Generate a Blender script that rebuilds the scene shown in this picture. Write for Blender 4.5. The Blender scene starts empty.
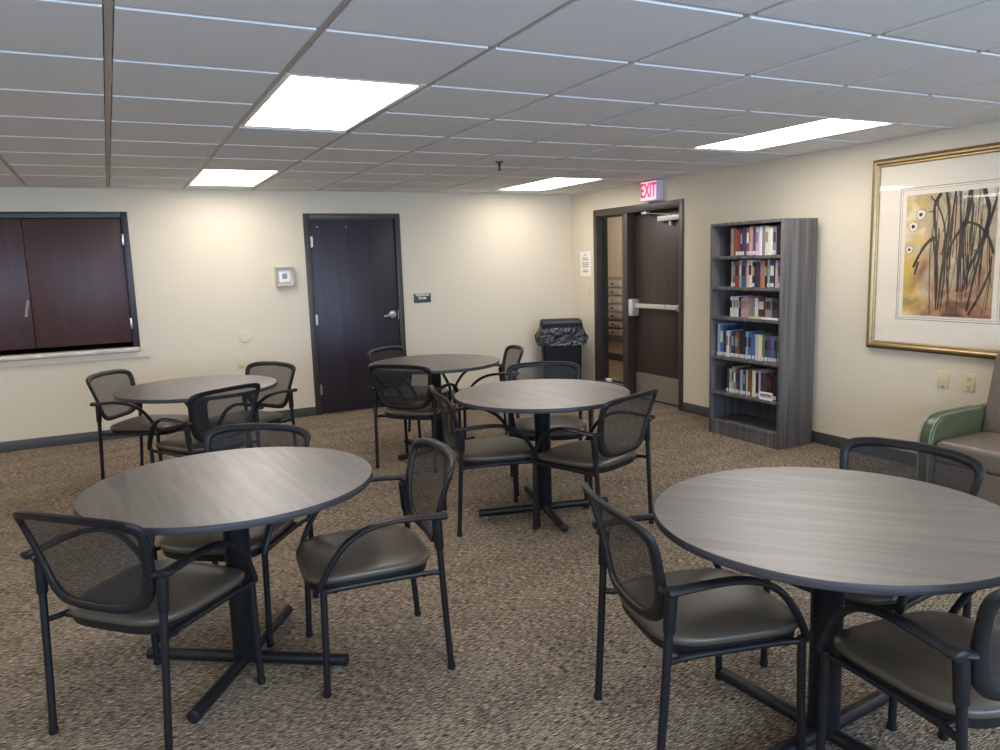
import bpy, math, random
from mathutils import Vector, Matrix
S = bpy.context.scene
COL = S.collection
PI = math.pi
R = math.radians

# ------------------------------------------------------------ camera, world, light, exposure
H = 1.497                       # eye height
CEIL = 2.255
BY, RX = 7.7255, 4.8802         # back wall, right wall
LX, NY = -3.6, -2.2             # left wall, wall behind the camera
GX, GY, T = 0.0733, 2.5312, 0.6096   # ceiling grid origin and pitch

def cam_rot(yaw, pitch, roll):
    F = Vector((math.sin(yaw)*math.cos(pitch), math.cos(yaw)*math.cos(pitch), -math.sin(pitch)))
    r = Vector((math.cos(yaw), -math.sin(yaw), 0)); u = r.cross(F)
    r2 = math.cos(roll)*r + math.sin(roll)*u; u2 = -math.sin(roll)*r + math.cos(roll)*u
    return Matrix((r2, u2, -F)).transposed()
cd = bpy.data.cameras.new('camera'); cam = bpy.data.objects.new('camera', cd); COL.objects.link(cam)
cam.matrix_world = Matrix.Translation((0, 0, H)) @ cam_rot(0.46673, 0.14699, -0.031545).to_4x4()
cd.sensor_width = 36; cd.lens = 763.5*36/1000; cd.clip_start = 0.05
S.camera = cam
S.view_settings.view_transform = 'Standard'; S.view_settings.look = 'None'
S.view_settings.gamma = 1; S.view_settings.exposure = 0.0; S.view_settings.use_curve_mapping = False
w = bpy.data.worlds.new('world'); S.world = w; w.use_nodes = True
w.node_tree.nodes['Background'].inputs[0].default_value = (0.62, 0.78, 1.0, 1)
w.node_tree.nodes['Background'].inputs[1].default_value = 1.2

TROFFER = 11.6                  # emission of the ceiling lights
def area(name, loc, rot, sx, sy, power, color):
    l = bpy.data.lights.new(name, 'AREA'); l.shape = 'RECTANGLE'; l.size = sx; l.size_y = sy
    l.energy = power; l.color = color
    o = bpy.data.objects.new(name, l); COL.objects.link(o); o.location = loc; o.rotation_euler = rot
    return o
WINS = [(-2.6, -0.9), (0.1, 1.8), (2.4, 4.1)]      # windows behind the camera (x ranges)
for i, (a, b) in enumerate(WINS):
    area('daylight', ((a+b)/2, NY-0.35, 1.40), (R(102), 0, R(0)), b-a, 1.15, 165, (0.47, 0.68, 1.0))

# ------------------------------------------------------------ materials
def srgb(*c):
    return tuple((x/255/12.92 if x/255 <= 0.04045 else ((x/255+0.055)/1.055)**2.4) for x in c) + (1,)
MATS = {}
def mat(name, col, rough=0.5, metal=0.0, spec=0.5, noise=0.0, nscale=8, bump=0.0, bscale=60, coat=0.0):
    if name in MATS: return MATS[name]
    m = bpy.data.materials.new(name); m.use_nodes = True; nt = m.node_tree; p = nt.nodes['Principled BSDF']
    p.inputs['Base Color'].default_value = srgb(*col); p.inputs['Roughness'].default_value = rough
    p.inputs['Metallic'].default_value = metal; p.inputs['Specular IOR Level'].default_value = spec
    p.inputs['Coat Weight'].default_value = coat
    tc = nt.nodes.new('ShaderNodeTexCoord')
    if noise:
        n = nt.nodes.new('ShaderNodeTexNoise'); n.inputs['Scale'].default_value = nscale; n.inputs['Detail'].default_value = 4
        nt.links.new(tc.outputs['Object'], n.inputs['Vector'])
        mx = nt.nodes.new('ShaderNodeMix'); mx.data_type = 'RGBA'
        mx.inputs['A'].default_value = srgb(*[max(0, c*(1-noise)) for c in col]); mx.inputs['B'].default_value = srgb(*[min(255, c*(1+noise)) for c in col])
        nt.links.new(n.outputs['Fac'], mx.inputs['Factor']); nt.links.new(mx.outputs['Result'], p.inputs['Base Color'])
    if bump:
        n = nt.nodes.new('ShaderNodeTexNoise'); n.inputs['Scale'].default_value = bscale; n.inputs['Detail'].default_value = 3
        nt.links.new(tc.outputs['Object'], n.inputs['Vector'])
        b = nt.nodes.new('ShaderNodeBump'); b.inputs['Strength'].default_value = bump; b.inputs['Distance'].default_value = 0.002
        nt.links.new(n.outputs['Fac'], b.inputs['Height']); nt.links.new(b.outputs[0], p.inputs['Normal'])
    MATS[name] = m
    return m
def wood(name, c1, c2, scale, rough=0.4, spec=0.5, ramp=(0.3, 0.7), detail=6, bump=0.0, c3=None):
    """streaky laminate: noise stretched along one object axis; scale = (sx, sy, sz)"""
    if name in MATS: return MATS[name]
    m = bpy.data.materials.new(name); m.use_nodes = True; nt = m.node_tree; p = nt.nodes['Principled BSDF']
    tc = nt.nodes.new('ShaderNodeTexCoord'); mp = nt.nodes.new('ShaderNodeMapping'); mp.inputs['Scale'].default_value = scale
    n = nt.nodes.new('ShaderNodeTexNoise'); n.inputs['Scale'].default_value = 1; n.inputs['Detail'].default_value = detail; n.inputs['Distortion'].default_value = 0.6
    r = nt.nodes.new('ShaderNodeValToRGB'); e = r.color_ramp.elements
    e[0].position, e[0].color = ramp[0], srgb(*c1); e[1].position, e[1].color = ramp[1], srgb(*c2)
    if c3:
        q = r.color_ramp.elements.new(0.5); q.color = srgb(*c3)
    nt.links.new(tc.outputs['Object'], mp.inputs[0]); nt.links.new(mp.outputs[0], n.inputs['Vector'])
    nt.links.new(n.outputs['Fac'], r.inputs[0]); nt.links.new(r.outputs[0], p.inputs['Base Color'])
    p.inputs['Roughness'].default_value = rough; p.inputs['Specular IOR Level'].default_value = spec
    if bump:
        b = nt.nodes.new('ShaderNodeBump'); b.inputs['Strength'].default_value = bump; b.inputs['Distance'].default_value = 0.001
        nt.links.new(n.outputs['Fac'], b.inputs['Height']); nt.links.new(b.outputs[0], p.inputs['Normal'])
    MATS[name] = m
    return m
def emis(name, col, s):
    m = bpy.data.materials.new(name); m.use_nodes = True; nt = m.node_tree; p = nt.nodes['Principled BSDF']
    p.inputs['Base Color'].default_value = srgb(*col); p.inputs['Emission Color'].default_value = srgb(*col); p.inputs['Emission Strength'].default_value = s
    return m
def glass(name, gl=0.08):
    m = bpy.data.materials.new(name); m.use_nodes = True; nt = m.node_tree
    t = nt.nodes.new('ShaderNodeBsdfTransparent'); g = nt.nodes.new('ShaderNodeBsdfGlossy'); g.inputs['Roughness'].default_value = 0.03
    mx = nt.nodes.new('ShaderNodeMixShader'); mx.inputs[0].default_value = gl
    nt.links.new(t.outputs[0], mx.inputs[1]); nt.links.new(g.outputs[0], mx.inputs[2])
    nt.links.new(mx.outputs[0], nt.nodes['Material Output'].inputs[0])
    return m
def carpet_mat():
    m = bpy.data.materials.new('carpet'); m.use_nodes = True; nt = m.node_tree; p = nt.nodes['Principled BSDF']; L = nt.links.new
    tc = nt.nodes.new('ShaderNodeTexCoord')
    def nz(scale, det, dist=0.0):
        mp = nt.nodes.new('ShaderNodeMapping'); mp.inputs['Scale'].default_value = scale
        n = nt.nodes.new('ShaderNodeTexNoise'); n.inputs['Scale'].default_value = 1; n.inputs['Detail'].default_value = det; n.inputs['Distortion'].default_value = dist
        L(tc.outputs['Object'], mp.inputs[0]); L(mp.outputs[0], n.inputs['Vector']); return n
    a = nz((26, 260, 1), 2)       # short streaks running along x
    b = nz((48, 430, 1), 2)
    c = nz((2.2, 6, 1), 3)
    ad = nt.nodes.new('ShaderNodeMath'); ad.operation = 'MULTIPLY_ADD'; ad.inputs[1].default_value = 0.55; L(b.outputs['Fac'], ad.inputs[0])
    m2 = nt.nodes.new('ShaderNodeMath'); m2.operation = 'MULTIPLY'; m2.inputs[1].default_value = 0.45; L(a.outputs['Fac'], m2.inputs[0]); L(m2.outputs[0], ad.inputs[2])
    m3 = nt.nodes.new('ShaderNodeMath'); m3.operation = 'MULTIPLY_ADD'; m3.inputs[1].default_value = 0.07; L(c.outputs['Fac'], m3.inputs[0]); L(ad.outputs[0], m3.inputs[2])
    r = nt.nodes.new('ShaderNodeValToRGB'); e = r.color_ramp.elements
    e[0].position, e[0].color = 0.425, srgb(34, 28, 25); e[1].position, e[1].color = 0.635, srgb(192, 174, 150)
    q = r.color_ramp.elements.new(0.53); q.color = srgb(100, 87, 73)
    L(m3.outputs[0], r.inputs[0]); L(r.outputs[0], p.inputs['Base Color'])
    p.inputs['Roughness'].default_value = 0.95; p.inputs['Specular IOR Level'].default_value = 0.1
    bp = nt.nodes.new('ShaderNodeBump'); bp.inputs['Strength'].default_value = 0.5; bp.inputs['Distance'].default_value = 0.004
    L(m3.outputs[0], bp.inputs['Height']); L(bp.outputs[0], p.inputs['Normal'])
    return m
def mesh_fabric():
    m = bpy.data.materials.new('mesh_fabric'); m.use_nodes = True; nt = m.node_tree; p = nt.nodes['Principled BSDF']; L = nt.links.new
    p.inputs['Base Color'].default_value = srgb(38, 36, 36); p.inputs['Roughness'].default_value = 0.7
    tc = nt.nodes.new('ShaderNodeTexCoord'); mp = nt.nodes.new('ShaderNodeMapping'); mp.inputs['Scale'].default_value = (240, 1, 240)
    v = nt.nodes.new('ShaderNodeTexNoise'); v.inputs['Scale'].default_value = 1; v.inputs['Detail'].default_value = 1
    L(tc.outputs['Object'], mp.inputs[0]); L(mp.outputs[0], v.inputs['Vector'])
    r = nt.nodes.new('ShaderNodeMapRange'); r.inputs['From Min'].default_value = 0.3; r.inputs['From Max'].default_value = 0.7
    r.inputs['To Min'].default_value = 0.58; r.inputs['To Max'].default_value = 0.80
    L(v.outputs['Fac'], r.inputs['Value'])
    t = nt.nodes.new('ShaderNodeBsdfTransparent'); mx = nt.nodes.new('ShaderNodeMixShader')
    L(r.outputs[0], mx.inputs[0]); L(t.outputs[0], mx.inputs[1]); L(p.outputs[0], mx.inputs[2]); L(mx.outputs[0], nt.nodes['Material Output'].inputs[0])
    return m
WALL = mat('wall_paint', (219, 207, 184), 0.75, spec=0.3, bump=0.12, bscale=180)
TILE = mat('ceiling_tile', (232, 231, 231), 0.9, spec=0.2, noise=0.03, nscale=60, bump=0.4, bscale=140)
TEE = mat('tee_bar', (196, 188, 176), 0.5)
CARPET = carpet_mat()
BLACK = mat('black_metal', (25, 25, 27), 0.42, spec=0.35)
PLASTIC = mat('black_plastic', (26, 26, 28), 0.46, spec=0.35)
VINYL = mat('seat_vinyl', (82, 73, 62), 0.34, spec=0.5, noise=0.05, nscale=30, bump=0.15, bscale=220)
FABRIC = mesh_fabric()
TOP = wood('table_laminate', (74, 67, 62), (120, 112, 103), (2.2, 34, 1), 0.38, 1.0, (0.25, 0.78), 10, c3=(97, 89, 82))
TOP.node_tree.nodes['Principled BSDF'].inputs['IOR'].default_value = 1.75
EDGE = wood('edge_band', (44, 43, 46), (70, 67, 69), (6, 6, 260), 0.5, 0.3)
BCASE = wood('bookcase_laminate', (72, 69, 68), (112, 107, 104), (30, 22, 1.3), 0.5, 0.4, (0.3, 0.7), 5)
ESPRESSO = wood('espresso_door', (42, 35, 44), (54, 46, 57), (14, 14, 0.8), 0.42, 0.45)
MAHOG = wood('shutter_wood', (64, 38, 36), (76, 48, 45), (13, 13, 1.0), 0.42, 0.45)
BROWNDOOR = wood('brown_door', (52, 40, 38), (68, 54, 50), (14, 14, 0.8), 0.42, 0.45)
FRAME = mat('painted_steel_frame', (62, 58, 52), 0.4)
FRAMEB = mat('dark_steel_frame', (50, 48, 48), 0.4)
BASEB = mat('baseboard_vinyl', (72, 73, 72), 0.5)
STEEL = mat('brushed_steel', (190, 188, 184), 0.32, metal=0.85, noise=0.04, nscale=50)
ALU = mat('aluminium_paint', (205, 202, 192), 0.4, metal=0.3)
KICK = mat('kick_plate', (160, 154, 142), 0.35, metal=0.6)
WHITE = mat('white_plastic', (235, 232, 224), 0.4)
IVORY = mat('ivory_plastic', (218, 206, 164), 0.4)
STONE = wood('sill_stone', (190, 172, 152), (226, 212, 196), (6, 20, 20), 0.3, 0.5)
GOLD = mat('gilt_frame', (160, 138, 98), 0.34, metal=0.75, noise=0.12, nscale=30)
GOLDD = mat('gilt_dark', (96, 74, 44), 0.4, metal=0.5)
MATB = mat('art_mat', (238, 226, 206), 0.8)
INK = mat('ink', (44, 34, 30), 0.8)
GREEN = mat('green_vinyl', (76, 80, 54), 0.38, noise=0.1, nscale=18, bump=0.2, bscale=150)
TAUPE = mat('taupe_vinyl', (112, 98, 86), 0.42, noise=0.04, nscale=20, bump=0.2, bscale=150)
GLASS = glass('window_glass', 0.07)

# ------------------------------------------------------------ mesh helpers
class MB:
    def __init__(s): s.v = []; s.f = []; s.mi = []; s.cur = 0
    def add(s, vs, fs):
        o = len(s.v); s.v += [tuple(v) for v in vs]; s.f += [tuple(i+o for i in f) for f in fs]; s.mi += [s.cur]*len(fs); return s
    def box(s, x0, x1, y0, y1, z0, z1):
        x0, x1 = min(x0, x1), max(x0, x1); y0, y1 = min(y0, y1), max(y0, y1); z0, z1 = min(z0, z1), max(z0, z1)
        return s.add([(x0,y0,z0),(x1,y0,z0),(x1,y1,z0),(x0,y1,z0),(x0,y0,z1),(x1,y0,z1),(x1,y1,z1),(x0,y1,z1)],
                     [(0,3,2,1),(4,5,6,7),(0,1,5,4),(1,2,6,5),(2,3,7,6),(3,0,4,7)])
    def rings(s, rs, closed=True, cap0=True, cap1=True):
        n = len(rs[0]); vs = [p for r in rs for p in r]; fs = []
        for i in range(len(rs)-1):
            for j in range(n if closed else n-1):
                k = (j+1) % n
                fs.append((i*n+j, i*n+k, (i+1)*n+k, (i+1)*n+j))
        if cap0: fs.append(tuple(range(n-1, -1, -1)))
        if cap1: fs.append(tuple((len(rs)-1)*n+j for j in range(n)))
        return s.add(vs, fs)
    def tube(s, pts, rx, ry=None, up=(0, 0, 1), n=12, closed=False):
        """swept oval; rx sideways, ry along 'up'; rx/ry may be lists"""
        ry = rx if ry is None else ry
        pts = [Vector(p) for p in pts]; N = len(pts); rs = []
        for i, p in enumerate(pts):
            if closed: t = pts[(i+1) % N]-pts[i-1]
            else: t = pts[min(i+1, N-1)]-pts[max(i-1, 0)]
            t.normalize(); u = Vector(up)
            if abs(t.dot(u)) > 0.97: u = Vector((0, 1, 0)) if abs(t.y) < 0.9 else Vector((1, 0, 0))
            sd = t.cross(u).normalized(); u2 = sd.cross(t)
            a = rx[i] if isinstance(rx, (list, tuple)) else rx; b = ry[i] if isinstance(ry, (list, tuple)) else ry
            rs.append([p+sd*a*math.cos(2*PI*k/n)+u2*b*math.sin(2*PI*k/n) for k in range(n)])
        if closed: rs.append(rs[0]); return s.rings(rs, cap0=False, cap1=False)
        return s.rings(rs)
    def lathe(s, prof, cx=0, cy=0, n=24, axis='z', off=(0, 0, 0)):
        rs = []
        for r, z in prof:
            ring = []
            for k in range(n):
                a = 2*PI*k/n; c, d = r*math.cos(a), r*math.sin(a)
                p = (cx+c, cy+d, z) if axis == 'z' else ((z, c, d) if axis == 'x' else (c, z, d))
                ring.append((p[0]+off[0], p[1]+off[1], p[2]+off[2]))
            rs.append(ring)
        return s.rings(rs)
    def build(s, name, m, parent=None, smooth=False, bevel=0, seg=2, sharp=40):
        me = bpy.data.meshes.new(name); me.from_pydata(s.v, [], s.f)
        for mm in (m if isinstance(m, (list, tuple)) else [m]): me.materials.append(mm)
        for i, p in enumerate(me.polygons): p.material_index = s.mi[i]
        import bmesh
        b = bmesh.new(); b.from_mesh(me); bmesh.ops.recalc_face_normals(b, faces=b.faces)
        if bevel:
            es = [e for e in b.edges if len(e.link_faces) == 2 and e.calc_face_angle(0) > 0.6]
            bmesh.ops.bevel(b, geom=es, offset=bevel, segments=seg, profile=0.5, affect='EDGES', clamp_overlap=True)
        if smooth or bevel:
            for f in b.faces: f.smooth = True
            for e in b.edges:
                if len(e.link_faces) == 2 and e.calc_face_angle(0) > R(sharp): e.smooth = False
        b.to_mesh(me); b.free()
        o = bpy.data.objects.new(name, me); COL.objects.link(o)
        if parent is not None: o.parent = parent
        return o
def bez(pts, n=8):
    """Catmull-Rom through the points"""
    P = [Vector(p) for p in pts]; P = [P[0]*2-P[1]] + P + [P[-1]*2-P[-2]]; out = []
    for i in range(1, len(P)-2):
        for k in range(n):
            t = k/n; a, b, c, d = P[i-1:i+3]
            out.append(0.5*((2*b)+(c-a)*t+(2*a-5*b+4*c-d)*t*t+(3*b-a-3*c+d)*t**3))
    out.append(P[-2]); return out
def tag(o, label, cat, group=None, kind=None):
    if label: o['label'] = label
    if cat: o['category'] = cat
    if group: o['group'] = group
    if kind: o['kind'] = kind
    return o
def thing(name, label, cat, loc=(0, 0, 0), rz=0, group=None):
    o = bpy.data.objects.new(name, None); COL.objects.link(o); o.location = loc; o.rotation_euler = (0, 0, rz); o.empty_display_size = 0.1
    return tag(o, label, cat, group)
def struct(o, label=None):
    o['kind'] = 'structure'
    if label: o['label'] = label
    return o
def copy_tree(o, parent=None):
    c = o.copy(); COL.objects.link(c)
    if parent is not None: c.parent = parent
    for ch in list(o.children): copy_tree(ch, c)
    return c
def text(name, body, size, m, parent, loc, rot, extrude=0.0008, bold=0.0, sx=1.0):
    cu = bpy.data.curves.new(name, 'FONT'); cu.body = body; cu.size = size; cu.extrude = extrude; cu.align_x = 'CENTER'; cu.align_y = 'CENTER'; cu.offset = bold
    t = bpy.data.objects.new(name, cu); COL.objects.link(t)
    dg = bpy.context.evaluated_depsgraph_get(); me = bpy.data.meshes.new_from_object(t.evaluated_get(dg))
    bpy.data.objects.remove(t)
    me.materials.clear(); me.materials.append(m)
    o = bpy.data.objects.new(name, me); COL.objects.link(o); o.parent = parent; o.location = loc; o.rotation_euler = rot; o.scale = (sx, 1, 1)
    return o

# ------------------------------------------------------------ room shell
def wall_holes(u0, u1, z0, z1, holes):
    us = sorted({u0, u1, *[h[0] for h in holes], *[h[1] for h in holes]}); out = []
    for a, b in zip(us, us[1:]):
        m = (a+b)/2; hs = sorted([h for h in holes if h[0] <= m <= h[1]], key=lambda h: h[2]); z = z0
        for h in hs:
            if h[2] > z: out.append((a, b, z, h[2]))
            z = h[3]
        if z < z1: out.append((a, b, z, z1))
    return out
TH = 0.13
m = MB()
for a, b, c, d in wall_holes(LX-TH, RX+TH, 0, CEIL+0.25, [(-1.44, 0.198, 0.83, 2.04), (1.782, 2.759, 0, 2.02)]): m.box(a, b, BY, BY+TH, c, d)
struct(m.build('wall_back', WALL), 'cream painted back wall with the shutter and the dark door')
m = MB()
for a, b, c, d in wall_holes(NY, BY, 0, CEIL+0.25, [(5.748, 7.227, 0, 2.02)]): m.box(RX, RX+TH, a, b, c, d)
struct(m.build('wall_right', WALL), 'cream painted right wall with the brown door and the framed art')
m = MB().box(LX-TH, LX, NY, BY, 0, CEIL+0.25); struct(m.build('wall_left', WALL))
m = MB()
for a, b, c, d in wall_holes(LX-TH, RX+TH, 0, CEIL+0.25, [(x0, x1, 0.85, 2.05) for x0, x1 in WINS]): m.box(a, b, NY-TH, NY, c, d)
struct(m.build('wall_front', WALL))
for i, (x0, x1) in enumerate(WINS):
    wf = MB()
    for a, b, c, d in ((x0, x1, 0.85, 0.90), (x0, x1, 2.0, 2.05), (x0, x0+0.05, 0.9, 2.0), (x1-0.05, x1, 0.9, 2.0), ((x0+x1)/2-0.025, (x0+x1)/2+0.025, 0.9, 2.0)):
        wf.box(a, b, NY-0.09, NY-0.03, c, d)
    o = struct(wf.build('window_%d' % (i+1), ALU, bevel=0.004))
    MB().box(x0+0.03, x1-0.03, NY-0.062, NY-0.058, 0.88, 2.02).build('pane', GLASS, o)
struct(MB().box(LX-TH, 7.0, NY-TH, 11, -0.1, 0).build('floor', CARPET), 'brown and beige streaked carpet floor')

# ceiling: lay-in tiles a little below the grid, fixtures sit in the gaps
LIGHTS = [(i, j) for i in (-4, 1, 6) for j in (-4, 1, 6)]
def lit(i, j): return any(i == a and b <= j < b+2 for a, b in LIGHTS)
m = MB(); gap = 0.016; drop = 0.008; i0 = -7
for i in range(i0, 9):
    for j in range(-9, 10):
        xa, xb = GX+i*T+gap, GX+(i+1)*T-gap; ya, yb = GY+j*T+gap, GY+(j+1)*T-gap
        xa, xb = max(xa, LX), min(xb, RX); ya, yb = max(ya, NY), min(yb, BY)
        if xb-xa < 0.02 or yb-ya < 0.02 or lit(i, j): continue
        m.box(xa, xb, ya, yb, CEIL-drop, CEIL+0.006)
struct(m.build('ceiling', TILE), 'suspended ceiling of square off-white tiles')
m = MB()
for i in range(i0, 9):
    x = GX+i*T
    if LX < x < RX: m.box(x-0.012, x+0.012, NY, BY, CEIL-0.001, CEIL+0.03)
for j in range(-9, 10):
    y = GY+j*T
    for i in range(i0, 9):
        if any(i == a and j == b+1 for a, b in LIGHTS): continue
        xa, xb = max(GX+i*T+0.012, LX), min(GX+(i+1)*T-0.012, RX)
        if xb > xa and NY < y < BY: m.box(xa, xb, y-0.012, y+0.012, CEIL-0.001, CEIL+0.03)
m.box(LX, RX, BY-0.02, BY, CEIL-0.002, CEIL+0.02); m.box(RX-0.02, RX, NY, BY, CEIL-0.002, CEIL+0.02)
struct(m.build('trim_1', TEE), 'metal grid holding the ceiling tiles')
struct(MB().box(LX, RX, NY, BY, CEIL+0.13, CEIL+0.15).build('trim_2', TILE), 'slab above the ceiling tiles')

# ceiling lights
DIFF = emis('diffuser', (255, 249, 244), TROFFER)
lab = {(1, 1): 'large white ceiling light panel, the nearest one above the left tables', (1, 6): 'small far ceiling light panel near the back wall above the left tables',
       (6, 1): 'long white ceiling light panel near the framed art', (6, 6): 'white ceiling light panel by the room corner before the exit sign'}
for i, j in LIGHTS:
    x0, x1, y0, y1 = GX+i*T, GX+(i+1)*T, GY+j*T, GY+(j+2)*T
    if y1 < NY+0.1 or x0 < LX: continue
    y0 = max(y0, NY)
    t = thing('ceiling_light', lab.get((i, j), 'ceiling light panel behind the camera or off to the left'), 'light', ((x0+x1)/2, (y0+y1)/2, CEIL), group='recessed ceiling light panels')
    hx, hy = (x1-x0)/2-0.013, (y1-y0)/2-0.013
    f = MB()
    for a, b, c, d in ((-hx, hx, -hy, -hy+0.022), (-hx, hx, hy-0.022, hy), (-hx, -hx+0.022, -hy+0.022, hy-0.022), (hx-0.022, hx, -hy+0.022, hy-0.022)):
        f.box(a, b, c, d, -0.006, 0.05)
    f.build('frame', WHITE, t, bevel=0.002)
    MB().box(-hx+0.022, hx-0.022, -hy+0.022, hy-0.022, 0.0, 0.012).build('diffuser', DIFF, t)
    MB().box(-hx+0.01, hx-0.01, -hy+0.01, hy-0.01, 0.06, 0.08).build('housing', WHITE, t)

# sprinkler
t = thing('ceiling_sprinkler', 'small dark sprinkler head hanging from the ceiling tiles', 'sprinkler', (2.722, 5.30, CEIL-drop))
MB().lathe([(0.004, 0), (0.032, -0.001), (0.030, -0.008), (0.012, -0.012)]).build('escutcheon', FRAMEB, t, smooth=True)
MB().lathe([(0.010, -0.01), (0.010, -0.03), (0.006, -0.034), (0.006, -0.055), (0.009, -0.06)], n=12).build('nozzle', BLACK, t, smooth=True)
MB().lathe([(0.018, -0.060), (0.018, -0.063)], n=16).build('deflector', BLACK, t)

# baseboards
def bb(name, *boxes):
    mm = MB()
    for q in boxes: mm.box(*q)
    struct(mm.build(name, BASEB, bevel=0.002))
bb('baseboard_back', (LX, 1.767, BY-0.008, BY, 0, 0.092), (2.772, RX, BY-0.008, BY, 0, 0.092))
bb('baseboard_right', (RX-0.008, RX, NY, 5.735, 0, 0.092), (RX-0.008, RX, 7.24, BY-0.008, 0, 0.092))
bb('baseboard_left', (LX, LX+0.008, NY, BY-0.008, 0, 0.092))

# ------------------------------------------------------------ back wall door
m = MB(); z = 2.02
for a, b, c, d in ((1.767, 1.825, 0, 2.03), (2.716, 2.772, 0, 2.03), (1.825, 2.716, 1.975, 2.03)): m.box(a, b, BY-0.014, BY+0.10, c, d)
m.box(1.825, 1.842, BY+0.05, BY+0.1, 0, 1.975); m.box(2.70, 2.716, BY+0.05, BY+0.1, 0, 1.975)
dr = struct(m.build('door_1', FRAME, bevel=0.003), 'dark espresso door in the back wall')
MB().box(1.828, 2.713, BY+0.004, BY+0.048, 0.008, 1.972).build('slab', ESPRESSO, dr, bevel=0.002)
for hz in (1.752, 0.975, 0.259):
    q = MB().lathe([(0.007, -0.055), (0.007, 0.055)], n=10, off=(1.831, BY-0.004, hz)); q.box(1.833, 1.850, BY+0.0005, BY+0.003, hz-0.05, hz+0.05); q.build('hinge', STEEL, dr, smooth=True)
lv = MB().lathe([(0.040, BY+0.004), (0.040, BY-0.004), (0.033, BY-0.012), (0.012, BY-0.014), (0.012, BY-0.05)], axis='y', off=(2.645, 0, 0.985)).build('lever_handle', STEEL, dr, smooth=True)
MB().tube(bez([(2.645, BY-0.05, 0.985), (2.60, BY-0.055, 0.982), (2.555, BY-0.054, 0.975), (2.535, BY-0.045, 0.972)], 5), 0.009, 0.012, n=10).build('lever', STEEL, lv, smooth=True)
MB().box(2.706, 2.7135, BY+0.0015, BY+0.0035, 0.93, 1.03).build('strike_plate', STEEL, dr)
for px in (1.903, 2.197): MB().lathe([(0.007, BY+0.004), (0.006, BY-0.004)], axis='y', n=10, off=(px, 0, 1.897)).build('screw', STEEL, dr)

# ------------------------------------------------------------ shutter in the back wall
m = MB()
m.box(0.150, 0.205, BY-0.014, BY+0.10, 0.83, 2.045); m.box(-1.445, -1.385, BY-0.014, BY+0.10, 0.83, 2.045); m.box(-1.385, 0.150, BY-0.014, BY+0.10, 1.99, 2.045)
sh = struct(m.build('window_4', FRAMEB, bevel=0.003), 'pass-through closed by two dark reddish wooden shutters')
for a, b, hx in ((-1.382, -0.615, -1.384), (-0.610, 0.147, 0.149)):
    p_ = MB().box(a, b, BY+0.006, BY+0.035, 0.880, 1.986).build('shutter_panel', MAHOG, sh, bevel=0.002)
    for hz in (1.80, 1.05): MB().box(hx-0.009, hx+0.009, BY-0.017, BY+0.004, hz-0.05, hz+0.05).build('hinge', STEEL, p_, bevel=0.003)
MB().box(-1.44, 0.198, BY+0.10, BY+TH+0.01, 0.80, 2.04).build('gap_shade_sheet', mat('unlit_black', (12, 11, 11), 1.0, spec=0.0), sh)  # black sheet standing in for the shade in the gap under the shutters
m = MB().tube(bez([(-0.662, BY+0.005, 1.155), (-0.650, BY+0.005, 1.22), (-0.632, BY+0.005, 1.295)], 4), 0.011, 0.001, up=(0, 1, 0), n=6); m.build('scuff_mark', mat('scuff', (150, 130, 120), 0.8), sh)
for px, pz in ((-0.635, 1.945), (-0.60, 1.945), (-0.545, 0.985)): MB().lathe([(0.009, BY+0.006), (0.008, BY+0.001)], axis='y', n=10, off=(px, 0, pz)).build('latch_hole', FRAME, sh)
MB().box(-1.50, 0.192, BY-0.06, BY+0.10, 0.795, 0.832).build('trim_3', STONE, bevel=0.006)['kind'] = 'structure'
m = MB().box(-1.56, 0.285, BY-0.022, BY, 0.735, 0.787); m.box(0.205, 0.285, BY-0.018, BY, 0.787, 0.875)
struct(m.build('trim_4', WALL, bevel=0.004), 'cream wooden apron under the stone sill')

# ------------------------------------------------------------ right wall door with sidelight
X0, X1 = RX-0.014, RX+TH+0.01
m = MB()
for a, b, c, d in ((5.738, 5.793, 0, 2.03), (7.18, 7.237, 0, 2.03), (6.612, 6.70, 0, 1.958), (5.793, 7.18, 1.958, 2.03), (6.70, 7.18, 0, 0.13)): m.box(X0, X1, a, b, c, d)
dr = struct(m.build('door_2', FRAME, bevel=0.003), 'dark brown exit door with a tall narrow sidelight')
DX = RX+0.085
sl = MB().box(DX, DX+0.045, 5.795, 6.610, 0.008, 1.956).build('slab', BROWNDOOR, dr, bevel=0.002)
MB().box(DX-0.003, DX, 5.81, 6.595, 0.02, 0.285).build('kick_plate', KICK, sl)
MB().box(RX+0.06, RX+0.066, 6.70, 7.18, 0.13, 1.958).build('sidelight_glass', GLASS, dr)
m = MB().box(RX+0.045, RX+0.085, 6.70, 6.72, 0.13, 1.958); m.box(RX+0.045, RX+0.085, 7.16, 7.18, 0.13, 1.958); m.box(RX+0.045, RX+0.085, 6.72, 7.16, 1.938, 1.958); m.box(RX+0.045, RX+0.085, 6.72, 7.16, 0.13, 0.15)
m.build('glazing_bead', FRAMEB, dr)
MB().box(RX+0.0, RX+0.04, 6.98, 7.05, 0.131, 0.165).build('door_wedge', WHITE, dr, bevel=0.003)
pb = MB().box(DX-0.055, DX-0.022, 5.83, 6.55, 0.975, 1.022).build('push_bar', ALU, dr, bevel=0.006)
MB().box(DX-0.095, DX, 6.535, 6.605, 0.89, 1.065).build('latch_case', ALU, pb, bevel=0.01)
MB().box(DX-0.055, DX, 5.815, 5.87, 0.965, 1.03).build('end_bracket', ALU, pb, bevel=0.006)
MB().box(DX-0.058, DX-0.020, 6.02, 6.055, 0.972, 1.025).build('joint_sleeve', STEEL, pb, bevel=0.004)
cl = MB().box(DX-0.058, DX-0.001, 5.84, 6.17, 1.845, 1.895).build('door_closer', ALU, dr, bevel=0.006)
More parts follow.
